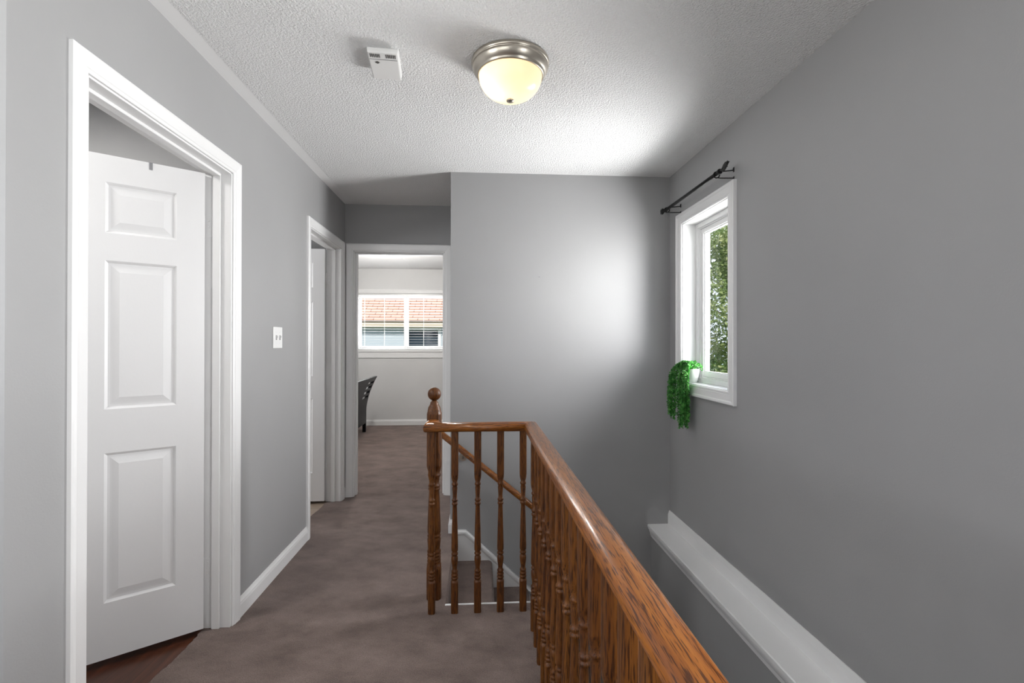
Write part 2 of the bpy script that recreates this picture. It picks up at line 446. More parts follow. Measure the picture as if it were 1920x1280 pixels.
BASE = [(0, 0), (.0125, 0), (.0125, .058), (.0105, .066), (.0105, .070), (.006, .080), (.0035, .090), (0, .090)]
def baseboard(name, path, label, side=1, z=0):
    bm = NB(); sweep(bm, [(x, y, z) for x, y in path], [(u*side, h) for u, h in BASE], (0, 0, 1))
    return struct(obj(name, bm, TRIM), label, 'baseboard')
baseboard('baseboard_left', [(XL, D2[0]-.065), (XL, D1[1]+.065)], 'white baseboard between the two left doors')
baseboard('baseboard_near', [(XL, D1[0]-.065), (XL, YN), (XLL, YN)], 'white baseboard left of the near door', 1)
baseboard('baseboard_alcove', [(XA, YE-.001), (XA, YF), (-.150, YF)], 'short white baseboard end wrapping the wall corner', -1)
baseboard('baseboard_corner', [(XL, YE-.0005), (XL, D2[1]+.065)], 'tiny white baseboard piece in the alcove corner')
baseboard('baseboard_bedroom', [(XB1, YW), (XB0, YW)], 'white baseboard along the bedroom window wall')

# white ledge on the thicker stairwell wall
led = empty('trim_2'); struct(led, 'long white ledge with moulding along the right stairwell wall', 'trim')
y0, y1 = YB, YF
bm = NB(); prism(bm, [(1.168, .010), (1.172, .006), (XR, .006), (XR, .028), (1.172, .028), (1.168, .024)], lambda u, v, d: (u, d, v), y0, y1); obj('shelf_board', bm, TRIM, led)
bm = NB(); prism(bm, [(XR, .028), (XR-.013, .028), (XR-.013, .092), (XR-.010, .102), (XR-.007, .112), (XR-.004, .121), (XR, .121)], lambda u, v, d: (u, d, v), y0, y1); obj('back_board', bm, TRIM, led)
bm = NB(); prism(bm, [(XS, .006), (1.172, .006), (1.173, -.004), (1.178, -.010), (1.180, -.020), (1.185, -.032), (1.187, -.046), (1.190, -.048), (1.190, -.056), (XS, -.058)], lambda u, v, d: (u, d, v), y0, y1); obj('crown_moulding', bm, TRIM, led)

# ------------------------------------------------------------------ doors
CAS = [(0, 0), (0, .007), (.004, .009), (.010, .0095), (.013, .012), (.040, .0155), (.048, .017), (.056, .016), (.060, .012), (.060, 0)]
def casing_yz(bm, x, y0, y1, zt, nx):
    """three-sided casing round a door in a wall x = const; nx is the side it faces"""
    path = [(x, y0, 0), (x, y0, zt), (x, y1, zt), (x, y1, 0)]
    sweep(bm, path if nx > 0 else path[::-1], CAS, (nx, 0, 0))

def raised_door(bm, w, h, th, rects):
    """door slab: u along width, depth 0 (face) to th, z; recessed-and-raised panels on both faces"""
    us = sorted({0, w} | {r[0] for r in rects} | {r[1] for r in rects}); zs = sorted({0, h} | {r[2] for r in rects} | {r[3] for r in rects})
    for side in (0, 1):
        def P(u, z, d): return bm.verts.new((u, d if side == 0 else th-d, z))
        for a, b in zip(us, us[1:]):
            for c, e in zip(zs, zs[1:]):
                r = next((r for r in rects if r[0] <= a+1e-6 and r[1] >= b-1e-6 and r[2] <= c+1e-6 and r[3] >= e-1e-6), None)
                if r is None:
                    bm.faces.new([P(a, c, 0), P(b, c, 0), P(b, e, 0), P(a, e, 0)])
        for r in rects:
            prev = None
            for ins, dep in ((0, 0), (.005, .0035), (.010, .0075), (.018, .0075), (.024, .0065), (.046, .0015)):
                ring = [P(r[0]+ins, r[2]+ins, dep), P(r[1]-ins, r[2]+ins, dep), P(r[1]-ins, r[3]-ins, dep), P(r[0]+ins, r[3]-ins, dep)]
                if prev:
                    for i in range(4):
                        j = (i+1) % 4; bm.faces.new((prev[i], prev[j], ring[j], ring[i]))
                prev = ring
            bm.faces.new(prev)
    for q in (((0,0,0),(0,th,0),(0,th,h),(0,0,h)), ((w,0,0),(w,th,0),(w,th,h),(w,0,h)), ((0,0,0),(w,0,0),(w,th,0),(0,th,0)), ((0,0,h),(w,0,h),(w,th,h),(0,th,h))):
        bm.faces.new([bm.verts.new(p) for p in q])

def hinge_bm(cx, cy, z):
    bm = NB()
    lathe(bm, [(.0055, -.045), (.0055, .045)], cx, cy, z, 10)
    lathe(bm, [(0, .050), (.0045, .048), (.0045, .045)], cx, cy, z, 10)
    return bm

def make_door(name, label, dy, w, angle, flip=False):
    root = empty(name); struct(root, label, 'door')
    y0, y1 = dy
    x0, x1 = XL-T, XL
    # jamb: two sides and head, with stops
    bm = NB(); j = .018
    bm2 = NB(); casing_yz(bm2, XL, y0-.005, y1+.005, DH+.004, 1); obj('casing', bm2, TRIM, root)
    bm2 = NB(); casing_yz(bm2, XL-T, y0-.005, y1+.005, DH+.004, -1); obj('casing', bm2, TRIM, root)
    box(bm, x0-.001, x1+.001, y0-.004, y0+.004, 0, DH); box(bm, x0-.001, x1+.001, y1-.004, y1+.004, 0, DH); box(bm, x0-.001, x1+.001, y0+.004, y1-.004, DH-.004, DH+.003)
    obj('jamb', bm, TRIM, root)
    bm = NB(); s0, s1 = x0+.040, x0+.074
    box(bm, s0, s1, y0+.004, y0+.016, 0, DH-.004); box(bm, s0, s1, y1-.016, y1-.004, 0, DH-.004); box(bm, s0, s1, y0+.016, y1-.016, DH-.016, DH-.004)
    obj('door_stop', bm, TRIM, root, bevel=.002)
    # leaf, hinged on the far jamb, swung into the room
    bm = NB()
    sx = w*.128; pw = (w-2*sx-w*.15)/2
    u1 = (sx, sx+pw); u2 = (w-sx-pw, w-sx)
    rects = [(u[0], u[1], a-.016, b-.016) for u in (u1, u2) for a, b in ((.240, .838), (1.014, 1.611), (1.722, 1.925))]
    raised_door(bm, w, 2.018, .035, rects)
    leaf = obj('door_leaf', bm, DOORP, root)
    piv = Vector((x0-.002, y1-.007, .016))
    # local u -> along the leaf away from the hinge; local depth 0 is the hall side
    a = math.radians(angle)
    du = Vector((-math.sin(a), -math.cos(a), 0)); dn = Vector((math.cos(a), -math.sin(a), 0))
    o = piv + dn*.035
    dd = -dn
    leaf.matrix_world = Matrix(((du.x, dd.x, 0, o.x), (du.y, dd.y, 0, o.y), (0, 0, 1, o.z), (0, 0, 0, 1)))
    for z in (.27, 1.80):
        h = hinge_bm(x0+.002, y1-.004-.008, z)
        box(h, x0+.004, x0+.036, y1-.0055, y1-.0035, z-.044, z+.044)
        for k in (-.028, 0, .028): lathe(h, [(.004, -.0075), (.003, -.0085)], x0+.020, y1, z+k, 8, 'y')
        obj('hinge', h, STEEL, root)
    return root, piv, du, dn
d1, piv1, du1, dn1 = make_door('door_1', 'white panelled door standing half open nearest on the left', D1, .80, 54.5)
d2, piv2, du2, dn2 = make_door('door_2', 'white door swung open into the tiled room, further along the left wall', D2, .715, 89)
# bedroom doorway: casing and jamb only
d3 = empty('door_3'); struct(d3, 'white cased doorway to the bedroom at the hall end', 'doorway')
bm = NB(); sweep(bm, [(D3[0]-.005, YE, 0), (D3[0]-.005, YE, DH+.004), (D3[1]+.005, YE, DH+.004), (D3[1]+.005, YE, 0)], CAS, (0, -1, 0)); obj('casing', bm, TRIM, d3)
bm = NB(); sweep(bm, [(D3[1]+.005, YE+T+.02, 0), (D3[1]+.005, YE+T+.02, DH+.004), (D3[0]-.005, YE+T+.02, DH+.004), (D3[0]-.005, YE+T+.02, 0)], CAS, (0, 1, 0)); obj('casing', bm, TRIM, d3)
bm = NB(); a, b = YE-.001, YE+T+.021
box(bm, D3[0]-.004, D3[0]+.004, a, b, 0, DH); box(bm, D3[1]-.004, D3[1]+.004, a, b, 0, DH); box(bm, D3[0]+.004, D3[1]-.004, a, b, DH-.004, DH+.003); obj('jamb', bm, TRIM, d3)
bm = NB(); a, b = YE+.045, YE+.080
box(bm, D3[0]+.004, D3[0]+.016, a, b, 0, DH-.004); box(bm, D3[1]-.016, D3[1]-.004, a, b, 0, DH-.004); box(bm, D3[0]+.016, D3[1]-.016, a, b, DH-.016, DH-.004); obj('door_stop', bm, TRIM, d3, bevel=.002)

# over-door hook on top of door 1
hk = NB()
uh = .193
def hp(u, n, z): 
    p = piv1 + du1*u + dn1*n; return (p.x, p.y, z)
def strap(n0, n1, z0, z1):
    prs = [hp(uh-.006, n0, z0), hp(uh+.006, n0, z0), hp(uh+.006, n1, z0), hp(uh-.006, n1, z0), hp(uh-.006, n0, z1), hp(uh+.006, n0, z1), hp(uh+.006, n1, z1), hp(uh-.006, n1, z1)]
    v = [hk.verts.new(p) for p in prs]
    for f in ((3,2,1,0),(4,5,6,7),(0,1,5,4),(1,2,6,5),(2,3,7,6),(3,0,4,7)): hk.faces.new([v[i] for i in f])
zt = .016+2.018
strap(.0352, .0368, zt-.030, zt+.0017); strap(-.0018, .0352, zt+.0002, zt+.0017); strap(-.0034, -.0018, zt-.19, zt+.0017)
strap(-.045, -.0034, zt-.19, zt-.1885); strap(-.0465, -.045, zt-.19, zt-.16)
tag(obj('door_hook', hk, GREYMETAL), 'small grey metal hook strap hanging over the top of the near white door', 'hook')

# ------------------------------------------------------------------ stair window
WC = [(0, 0), (0, .009), (.003, .013), (.010, .014), (.014, .010), (.018, .014), (.050, .016), (.056, .021), (.066, .022), (.071, .018), (.071, 0)]
def ring_yz(bm, y0, y1, z0, z1, wdt, x0, x1):
    box(bm, x0, x1, y0, y0+wdt, z0, z1); box(bm, x0, x1, y1-wdt, y1, z0, z1); box(bm, x0, x1, y0+wdt, y1-wdt, z0, z0+wdt); box(bm, x0, x1, y0+wdt, y1-wdt, z1-wdt, z1)
def stair_window(name, label, WY):
    w = empty(name); struct(w, label, 'window')
    bm = NB()
    sweep(bm, [(XR, WY[1], WZ[0]), (XR, WY[1], WZ[1]), (XR, WY[0], WZ[1]), (XR, WY[0], WZ[0])], WC, (-1, 0, 0), closed_path=True); obj('casing', bm, TRIM, w)
    bm = NB(); ring_yz(bm, WY[0]-.002, WY[1]+.002, WZ[0]-.002, WZ[1]+.002, .006, XR-.002, XR+TR-.001); obj('jamb_liner', bm, TRIM, w)
    bm = NB(); ring_yz(bm, WY[0]+.004, WY[1]-.004, WZ[0]+.004, WZ[1]-.004, .030, XR+.085, XR+TR-.002); ring_yz(bm, WY[0]+.034, WY[1]-.034, WZ[0]+.034, WZ[1]-.034, .008, XR+.096, XR+.140); obj('frame', bm, TRIM, w, bevel=.003)
    bm = NB(); ring_yz(bm, WY[0]+.042, WY[1]-.042, WZ[0]+.042, WZ[1]-.042, .030, XR+.104, XR+.140); ring_yz(bm, WY[0]+.072, WY[1]-.072, WZ[0]+.072, WZ[1]-.072, .006, XR+.112, XR+.134); obj('sash', bm, TRIM, w, bevel=.003)
    bm = NB(); box(bm, XR+.120, XR+.124, WY[0]+.072, WY[1]-.072, WZ[0]+.072, WZ[1]-.072); obj('pane', bm, GLASS, w)
stair_window('window_1', 'tall narrow white framed window over the stairs, tree outside', WY)
stair_window('added_window_4', 'white stair window added beside the camera, out of view, for fill light', WY4)

# ------------------------------------------------------------------ bedroom window, blind
w2 = empty('window_2'); struct(w2, 'white sliding window in the bedroom, neighbouring roof outside', 'window')
bm = NB()
sweep(bm, [(BX[1], YW, BZ[0]-.02), (BX[1], YW, BZ[1]), (BX[0], YW, BZ[1]), (BX[0], YW, BZ[0]-.02)][::-1], [(u, h) for u, h in CAS], (0, -1, 0), closed_path=False)
obj('casing', bm, TRIM, w2)
bm = NB(); box(bm, BX[0]-.07, BX[1]+.07, YW-.030, YW+.06, BZ[0]-.022, BZ[0]); box(bm, BX[0]-.06, BX[1]+.06, YW-.016, YW, BZ[0]-.115, BZ[0]-.022); obj('sill', bm, TRIM, w2, bevel=.004)
def ring_xz(bm, x0, x1, z0, z1, wdt, y0, y1):
    box(bm, x0, x0+wdt, y0, y1, z0, z1); box(bm, x1-wdt, x1, y0, y1, z0, z1); box(bm, x0+wdt, x1-wdt, y0, y1, z0, z0+wdt); box(bm, x0+wdt, x1-wdt, y0, y1, z1-wdt, z1)
bm = NB(); ring_xz(bm, BX[0], BX[1], BZ[0], BZ[1], .028, YW+.075, YW+.15); obj('frame', bm, TRIM, w2, bevel=.003)
bm = NB(); ring_xz(bm, -1.180, BX[1]-.030, BZ[0]+.030, BZ[1]-.030, .036, YW+.085, YW+.108); obj('sash', bm, TRIM, w2, bevel=.003)
bm = NB(); ring_xz(bm, BX[0]+.030, -1.120, BZ[0]+.030, BZ[1]-.030, .036, YW+.112, YW+.135); obj('sash', bm, TRIM, w2, bevel=.003)
bm = NB(); box(bm, -1.144, BX[1]-.066, YW+.095, YW+.098, BZ[0]+.066, BZ[1]-.066); obj('pane', bm, GLASS, w2)
bm = NB(); box(bm, BX[0]+.066, -1.156, YW+.122, YW+.125, BZ[0]+.066, BZ[1]-.066); obj('pane', bm, GLASS, w2)
bl = empty('window_blind', (-1.2, YW+.04, BZ[1])); tag(bl, 'white horizontal slat blind lowered in the bedroom window', 'blind')
def lb(bm, x0, x1, y0, y1, z0, z1): box(bm, x0+1.2, x1+1.2, y0-YW-.04, y1-YW-.04, z0-BZ[1], z1-BZ[1])
bx0, bx1 = BX[0]+.012, BX[1]-.012
bm = NB(); lb(bm, bx0, bx1, YW+.018, YW+.062, BZ[1]-.028, BZ[1]-.002); obj('head_rail', bm, PLASTIC, bl)
bm = NB()
z = BZ[1]-.052
while z > BZ[0]+.03:
    lb(bm, bx0, bx1, YW+.021, YW+.059, z-.0014, z+.0014); z -= .0415
obj('slats', bm, PLASTIC, bl)
bm = NB(); lb(bm, bx0, bx1, YW+.025, YW+.055, BZ[0]+.002, BZ[0]+.016); obj('bottom_rail', bm, PLASTIC, bl)
for cx in (-1.79, -1.485, -1.18, -.875, -.57):
    bm = NB()
    for yy in (YW+.0205, YW+.0595): lb(bm, cx-.0018, cx+.0018, yy-.001, yy+.001, BZ[0]+.016, BZ[1]-.028)
    obj('ladder_cord', bm, PLASTIC, bl)

# ------------------------------------------------------------------ stair railing
RT, RZB = .902, .862
rl = empty('stair_railing', (.25, 2.34, 0)); tag(rl, 'brown varnished oak railing with turned spindles beside the stairs', 'railing')
def rel(p): return (p[0]-.25, p[1]-2.34, p[2])
RAILP = [(-.026, 0), (-.031, .004), (-.0335, .012), (-.034, .022), (-.031, .031), (-.024, .0375), (-.012, .0405), (0, .041), (.012, .0405), (.024, .0375), (.031, .031), (.034, .022), (.0335, .012), (.031, .004), (.026, 0)]
# each run is its own piece so that the grain follows it
def cut_rail(path, keep, material):
    """sweep the mitred rail, keep only segment number keep"""
    n = len(path); bm = NB()
    full = NB(); sweep(full, [rel(p) for p in path], RAILP, (0, 0, 1), closed_prof=True, smooth=True)
    K = len(RAILP); full.verts.ensure_lookup_table()
    a = [full.verts[keep*K+k].co.copy() for k in range(K)]; b = [full.verts[(keep+1)*K+k].co.copy() for k in range(K)]
    full.free()
    # subdivide lengthwise for nothing but clean shading
    va = [bm.verts.new(p) for p in a]; vb = [bm.verts.new(p) for p in b]
    for k in range(K):
        l = (k+1) % K; f = bm.faces.new((va[k], vb[k], vb[l], va[l])); f.smooth = True
    bm.faces.new(va[::-1]); bm.faces.new(vb)
    return obj('handrail', bm, material, rl)
RP = [(.262, YB+.002, RZB), (.248, 2.341, RZB), (-.228, 2.341, RZB), (-.228, 2.450, RZB)]
cut_rail(RP, 0, OAKY); cut_rail(RP, 1, OAKX); cut_rail(RP, 2, OAKY)
# short sub-rail under the handrail
def square_rings(bm, spec, seg=8):
    """stack of sections: ('s', half) square or ('r', radius) round, each with z; joined with 16-point rings"""
    rings = []
    for kind, s, z in spec:
        ring = []
        for i in range(16):
            a = 2*PI*(i+.5)/16
            if kind == 'r': x, y = s*math.cos(a), s*math.sin(a)
            else:
                c, d = math.cos(a), math.sin(a); m = max(abs(c), abs(d)); x, y = s*c/m, s*d/m
                k = .94
                if abs(abs(x)-abs(y)) < s*.35: x, y = x*k if abs(x) > s*.99 else x, y
            ring.append(bm.verts.new((x, y, z)))
        rings.append(ring)
    for (ka, _, _), (kb, _, _), a, b in zip(spec, spec[1:], rings, rings[1:]):
        for i in range(16):
            j = (i+1) % 16; f = bm.faces.new((a[i], a[j], b[j], b[i])); f.smooth = not (ka == 's' and kb == 's')
    bm.faces.new(rings[0][::-1]); bm.faces.new(rings[-1])
h = .0168
SPEC = [('s', .0172, 0), ('s', .0172, .143), ('r', .0168, .149), ('r', .0120, .152), ('r', .0120, .156), ('r', .0160, .159), ('r', .0166, .163), ('r', .0160, .167), ('r', .0120, .170), ('r', .0158, .174), ('r', .0163, .178), ('r', .0158, .182),
        ('r', .0118, .186), ('r', .0150, .190), ('r', .0155, .194), ('r', .0150, .198), ('r', .0108, .203), ('r', .0115, .216), ('r', .0148, .238), ('r', .0158, .252), ('r', .0148, .264), ('r', .0112, .268),
        ('r', .0112, .271), ('r', .0152, .274), ('r', .0158, .278), ('r', .0152, .282), ('r', .0112, .286), ('r', .0158, .294), ('r', .0160, .310), ('r', .0138, .400), ('r', .0110, .490), ('r', .0102, .508), ('r', .0138, .512), ('r', .0145, .516), ('r', .0138, .520),
        ('r', .0106, .523), ('r', .0106, .526), ('r', .0138, .529), ('r', .0145, .533), ('r', .0138, .537), ('r', .0102, .541), ('r', .0104, .556), ('r', .0128, .592), ('r', .0106, .601), ('r', .0142, .605), ('r', .0147, .609), ('r', .0142, .613), ('r', .0108, .618), ('r', .0160, .638), ('s', h, .656), ('s', h, RZB+.006)]
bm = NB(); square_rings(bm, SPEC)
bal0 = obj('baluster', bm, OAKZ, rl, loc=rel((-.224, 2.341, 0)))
spots = [(-.115, 2.341), (-.006, 2.341), (.103, 2.341), (.212, 2.341)]
y = 2.175
while y > YB+.05:
    spots.append((.248+.014*(2.341-y)/3.6, y)); y -= .1132
for x, yy in spots:
    o = bal0.copy(); C.objects.link(o); o.parent = rl; o.location = rel((x, yy, 0))
# newel post
NX, NY = -.226, 2.487
bm = NB()
N_ = [('s', .0365, 0), ('s', .0365, .150), ('s', .0355, .156), ('r', .0365, .170)]
z = .176
for k in range(4): N_ += [('r', .0300, z), ('r', .0345, z+.006), ('r', .0345, z+.012)]; z += .016
N_ += [('r', .029, z+.004), ('r', .031, z+.014), ('r', .0335, .285), ('r', .0340, .298), ('r', .0295, .304), ('r', .0335, .309), ('r', .0335, .315), ('r', .0290, .320), ('r', .0330, .328), ('r', .0330, .36), ('r', .028, .50), ('r', .0255, .538),
       ('r', .030, .545), ('r', .030, .551), ('r', .0265, .555), ('r', .030, .560), ('r', .030, .565), ('r', .0255, .570), ('r', .026, .590), ('r', .0285, .606), ('r', .032, .612), ('r', .032, .620), ('r', .0275, .626), ('r', .035, .648), ('s', .0365, .665), ('s', .0365, .925), ('s', .033, .938),
       ('r', .0330, .945), ('r', .0300, .958), ('r', .0230, .970), ('r', .0200, .976), ('r', .0205, .981), ('r', .0150, .986), ('r', .0130, .992)]
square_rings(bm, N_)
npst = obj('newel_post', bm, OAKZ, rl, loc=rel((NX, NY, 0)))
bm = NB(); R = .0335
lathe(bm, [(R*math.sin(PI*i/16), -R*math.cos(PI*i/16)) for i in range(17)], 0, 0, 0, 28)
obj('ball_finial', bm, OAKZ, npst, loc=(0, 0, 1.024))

# handrail fixed to the far wall, sloping with the stairs
wr = empty('wall_handrail', (0, YF, .47)); tag(wr, 'brown oak handrail sloping down the far wall, seen through the spindles', 'handrail')
ax, az, bx_, bz_ = -.262, .690-.47, 1.02, .690-.47-.815*1.282
bm = NB()
prof = [(.021*math.cos(2*PI*i/14), .021*math.sin(2*PI*i/14)+.0) for i in range(14)]
sweep(bm, [(ax, -.060, az), (bx_, -.060, bz_)], prof, (0, -1, 0), smooth=True)
rb = obj('rail', bm, OAKX, wr)
for t in (.12, .85):
    px, pz = ax+(bx_-ax)*t, az+(bz_-az)*t
    bm = NB(); tube(bm, [(px, -.001, pz-.055), (px, -.045, pz-.05), (px, -.060, pz-.02)], .006); lathe(bm, [(.026, -.006), (.026, -.0005)], px, 0, pz-.055, 16, 'y'); obj('bracket', bm, NICKEL, wr)

# ------------------------------------------------------------------ ceiling light
LX, LY = .126, 2.003
cl = empty('ceiling_light', (LX, LY, H)); tag(cl, 'round flush ceiling light, glowing alabaster bowl in a brushed nickel ring', 'lamp')
bm = NB()
lathe(bm, [(.155, -.0005), (.160, -.004), (.160, -.014), (.157, -.018), (.154, -.020), (.157, -.024), (.156, -.030), (.150, -.040), (.143, -.050), (.138, -.054), (.138, -.060), (.133, -.062), (.129, -.060), (.128, -.040), (.128, -.0005)], seg=72)
obj('ring', bm, NICKEL, cl)
bm = NB()
def bowl(rr, dd, n): return [(rr*math.cos(PI/2*i/n)**.82 if i < n else 0, -.056-dd*math.sin(PI/2*i/n)) for i in range(n+1)]
outer = bowl(.1305, .098, 18)
lathe(bm, [(.1305, -.050)] + outer, seg=64)
for f in list(bm.faces):
    if len(f.verts) > 4: bm.faces.remove(f)
sh = obj('glass_shade', bm, ALAB, cl)
bm = NB(); lathe(bm, [(0, -.002), (.006, -.001), (.0155, .002), (.0165, .006), (.013, .010), (.008, .013), (0, .015)], 0, 0, -.165, 20); obj('finial', bm, NICKEL, cl)
lamp('ceiling_light_bulb', 'POINT', (LX-.052, LY-.015, H-.088), .55, (1, .84, .6), radius=.022)
lamp('ceiling_light_second_bulb', 'POINT', (LX+.055, LY+.02, H-.075), .16, (1, .84, .6), radius=.022)

# ------------------------------------------------------------------ smoke alarm
al = empty('smoke_alarm', (-.384, 2.005, H)); al.rotation_euler = (0, 0, math.radians(4.5)); tag(al, 'white boxy smoke alarm with vent slots mounted on the ceiling', 'alarm')
bm = NB(); hw, hl = .0575, .094
bp_ = NB(); box(bp_, -hw+.006, hw-.006, -hl+.030, hl-.006, -.014, -.0005); obj('base_plate', bp_, PLASTIC, al)
v = [bm.verts.new(p) for p in ((-hw-.003,-hl+.008,-.012),(hw+.005,-hl+.008,-.012),(hw+.005,hl+.002,-.012),(-hw-.003,hl+.002,-.012),(-hw,-hl,-.037),(hw,-hl,-.037),(hw,hl,-.040),(-hw,hl,-.040))]
for f in ((3,2,1,0),(4,5,6,7),(0,1,5,4),(1,2,6,5),(2,3,7,6),(3,0,4,7)): bm.faces.new([v[i] for i in f])
body = obj('body', bm, PLASTIC, al, bevel=.004)
for s in (-1, 1):
    for k in range(6):
        x = s*.030+(k-2.5)*.0068; bm = NB(); box(bm, x-.0013, x+.0013, -.084, -.062, -.0390, -.0365); obj('vent_slot', bm, SLOT, al)
bm = NB(); box(bm, -hw+.004, hw-.004, -.050, -.0485, -.0392, -.0375); obj('seam', bm, GREYMETAL, al)
bm = NB()
for k, hh in ((-2, .003), (-1, .006), (0, .0085), (1, .006), (2, .003)): box(bm, -.026+k*.0035-.0009, -.026+k*.0035+.0009, -.028-hh, -.028+hh, -.0397, -.038)
obj('speaker_mark', bm, SLOT, al)

# ------------------------------------------------------------------ light switch
sw = empty('light_switch', (XL, 2.787, 1.310)); tag(sw, 'white double light switch on the left wall between the doors', 'switch')
bm = NB(); box(bm, 0, .006, -.060, .060, -.059, .059); obj('plate', bm, PLASTIC, sw, bevel=.003)
for s in (-1, 1):
    bm = NB(); v = box(bm, .005, .0075, s*.024-.006, s*.024+.006, -.013, .013); tg = obj('toggle_surround', bm, GREYMETAL, sw)
    bm = NB(); prism(bm, [(.006, -.009), (.016, .004), (.016, .011), (.006, .009)], lambda u, v, d: (u, d, v), s*.024-.004, s*.024+.004); obj('toggle', bm, PLASTIC, tg)
    for zz in (-.030, .030):
        bm = NB(); lathe(bm, [(.003, 0), (.003, .0014)], .0058, s*.024, zz, 10, 'x'); obj('screw', bm, STEEL, sw)

# ------------------------------------------------------------------ curtain rod
XRD, ZRD, YR0, YR1 = 1.232, 2.165, 2.425, 3.150
cr = empty('curtain_rod', (XR, 2.8, ZRD)); tag(cr, 'black iron curtain rod with leaf finials above the stair window', 'curtain rod')
def cp(x, y, z): return (x-XR, y-2.8, z-ZRD)
bm = NB(); tube(bm, [cp(XRD, YR0, ZRD), cp(XRD, YR1, ZRD)], .0095, 14); obj('rod', bm, BLACKM, cr)
def leaf_finial(y0, sgn):
    bm = NB()
    lathe(bm, [(.012, -.006), (.014, -.002), (.014, .004), (.010, .010), (.013, .014), (.0115, .020), (.006, .024)], *cp(XRD, y0-.012*(1 if sgn > 0 else 0)*0, ZRD), 14, 'y')
    n = 14; L = .078; rows = []
    for i in range(n+1):
        t = i/n; w = .021*math.sin(PI*min(1, t*.93+.07))**.8*(1+.10*math.sin(t*26)); yc = y0+sgn*(.018+L*t); zc_ = ZRD+.012*t*t*1.4
        row = []
        for s, d in ((-1, .0), (-.55, .0035), (0, .0055), (.55, .0035), (1, 0), (.55, -.0035), (0, -.0045), (-.55, -.0035)):
            # the leaf blade stands upright, facing into the hall
            row.append(bm.verts.new(cp(XRD-d*(1-.5*t)-.004*math.sin(PI*t), yc, zc_+s*w)))
        rows.append(row)
    for a, b in zip(rows, rows[1:]):
        for k in range(8): bm.faces.new((a[k], a[(k+1) % 8], b[(k+1) % 8], b[k]))
    bm.faces.new(rows[0][::-1]); bm.faces.new(rows[-1])
    # mid vein ridge and side veins
    tube(bm, [cp(XRD-.006, y0+sgn*(.016+L*t), ZRD+.017*t*t) for t in (0, .3, .6, .95)], [.004, .003, .0022, .001], 6)
    for t in (.2, .38, .56, .74):
        for s in (-1, 1): tube(bm, [cp(XRD-.006, y0+sgn*(.018+L*t), ZRD+.017*t*t), cp(XRD-.004, y0+sgn*(.018+L*(t+.14)), ZRD+.017*t*t+s*.016)], .0012, 5)
    obj('leaf_finial', bm, BLACKM, cr)
leaf_finial(YR0, -1); leaf_finial(YR1, 1)
for yb_ in (YR0+.035, YR1-.020):
    bm = NB()
    pts = [cp(XRD+.016*math.cos(a), yb_, ZRD-.006+.016*math.sin(a)) for a in [2*PI*i/16 for i in range(17)]]
    tube(bm, pts, .0032, 8)
    tube(bm, [cp(XRD+.006, yb_, ZRD+.010), cp(XR-.006, yb_, ZRD+.020), cp(XR-.003, yb_, ZRD+.032)], .003, 8)
    tube(bm, [cp(XRD, yb_, ZRD-.020), cp(XRD+.02, yb_, ZRD-.022), cp(XR-.004, yb_, ZRD-.020), cp(XR-.002, yb_, ZRD-.030)], .003, 8)
    box(bm, XR-.0025-XR, -.0003, yb_-2.8-.005, yb_-2.8+.005, .012, .036); box(bm, -.0025, -.0003, yb_-2.8-.005, yb_-2.8+.005, -.032, -.012)
    obj('bracket', bm, BLACKM, cr)

# ------------------------------------------------------------------ trailing plant on the sill
PX, PY, PZ = 1.357, 3.030, WZ[0]+.0045
pl = empty('potted_plant', (PX, PY, PZ)); tag(pl, 'green trailing plant in a white pot on the stair window sill', 'plant')
m, n, l, b = mat('plant_leaf', (.05, .3, .05), .45)
rl_ = ramp(n, l, noise(n, l, coords(n, l), 38, 2), [(.3, (.018, .11, .014)), (.5, (.045, .26, .036)), (.68, (.18, .54, .12))])
l.new(rl_, b.inputs['Base Color']); b.inputs['Subsurface Weight'].default_value = 0.0
tr = n.new('ShaderNodeBsdfTranslucent'); l.new(rl_, tr.inputs['Color']); mx = n.new('ShaderNodeMixShader'); mx.inputs[0].default_value = .3
l.new(b.outputs[0], mx.inputs[1]); l.new(tr.outputs[0], mx.inputs[2]); l.new(mx.outputs[0], n['Material Output'].inputs['Surface'])
LEAF = m
STEM = mat('plant_stem', (.09, .16, .04), .6)[0]
POT = mat('white_ceramic', (.82, .82, .80), .25)[0]
bm = NB(); lathe(bm, [(0, 0), (.026, 0), (.030, .003), (.037, .030), (.042, .060), (.045, .082), (.045, .088), (.041, .088), (.038, .072), (0, .070)], seg=32); obj('pot', bm, POT, pl)
rg = random.Random(11)
stems, leaves = NB(), NB()
def add_leaf(p, d, s):
    d = d.normalized(); a = d.orthogonal().normalized(); q = rg.uniform(0, 6.28); a = (a*math.cos(q)+d.cross(a)*math.sin(q))
    nn = d.cross(a)
    v = [leaves.verts.new(p+o) for o in (Vector((0, 0, 0)), d*s*.5+a*s*.36+nn*s*.16, d*s, d*s*.5-a*s*.36+nn*s*.16, d*s*.5)]
    for tri in ((0, 1, 4), (1, 2, 4), (2, 3, 4), (3, 0, 4)):
        leaves.faces.new([v[i] for i in tri])
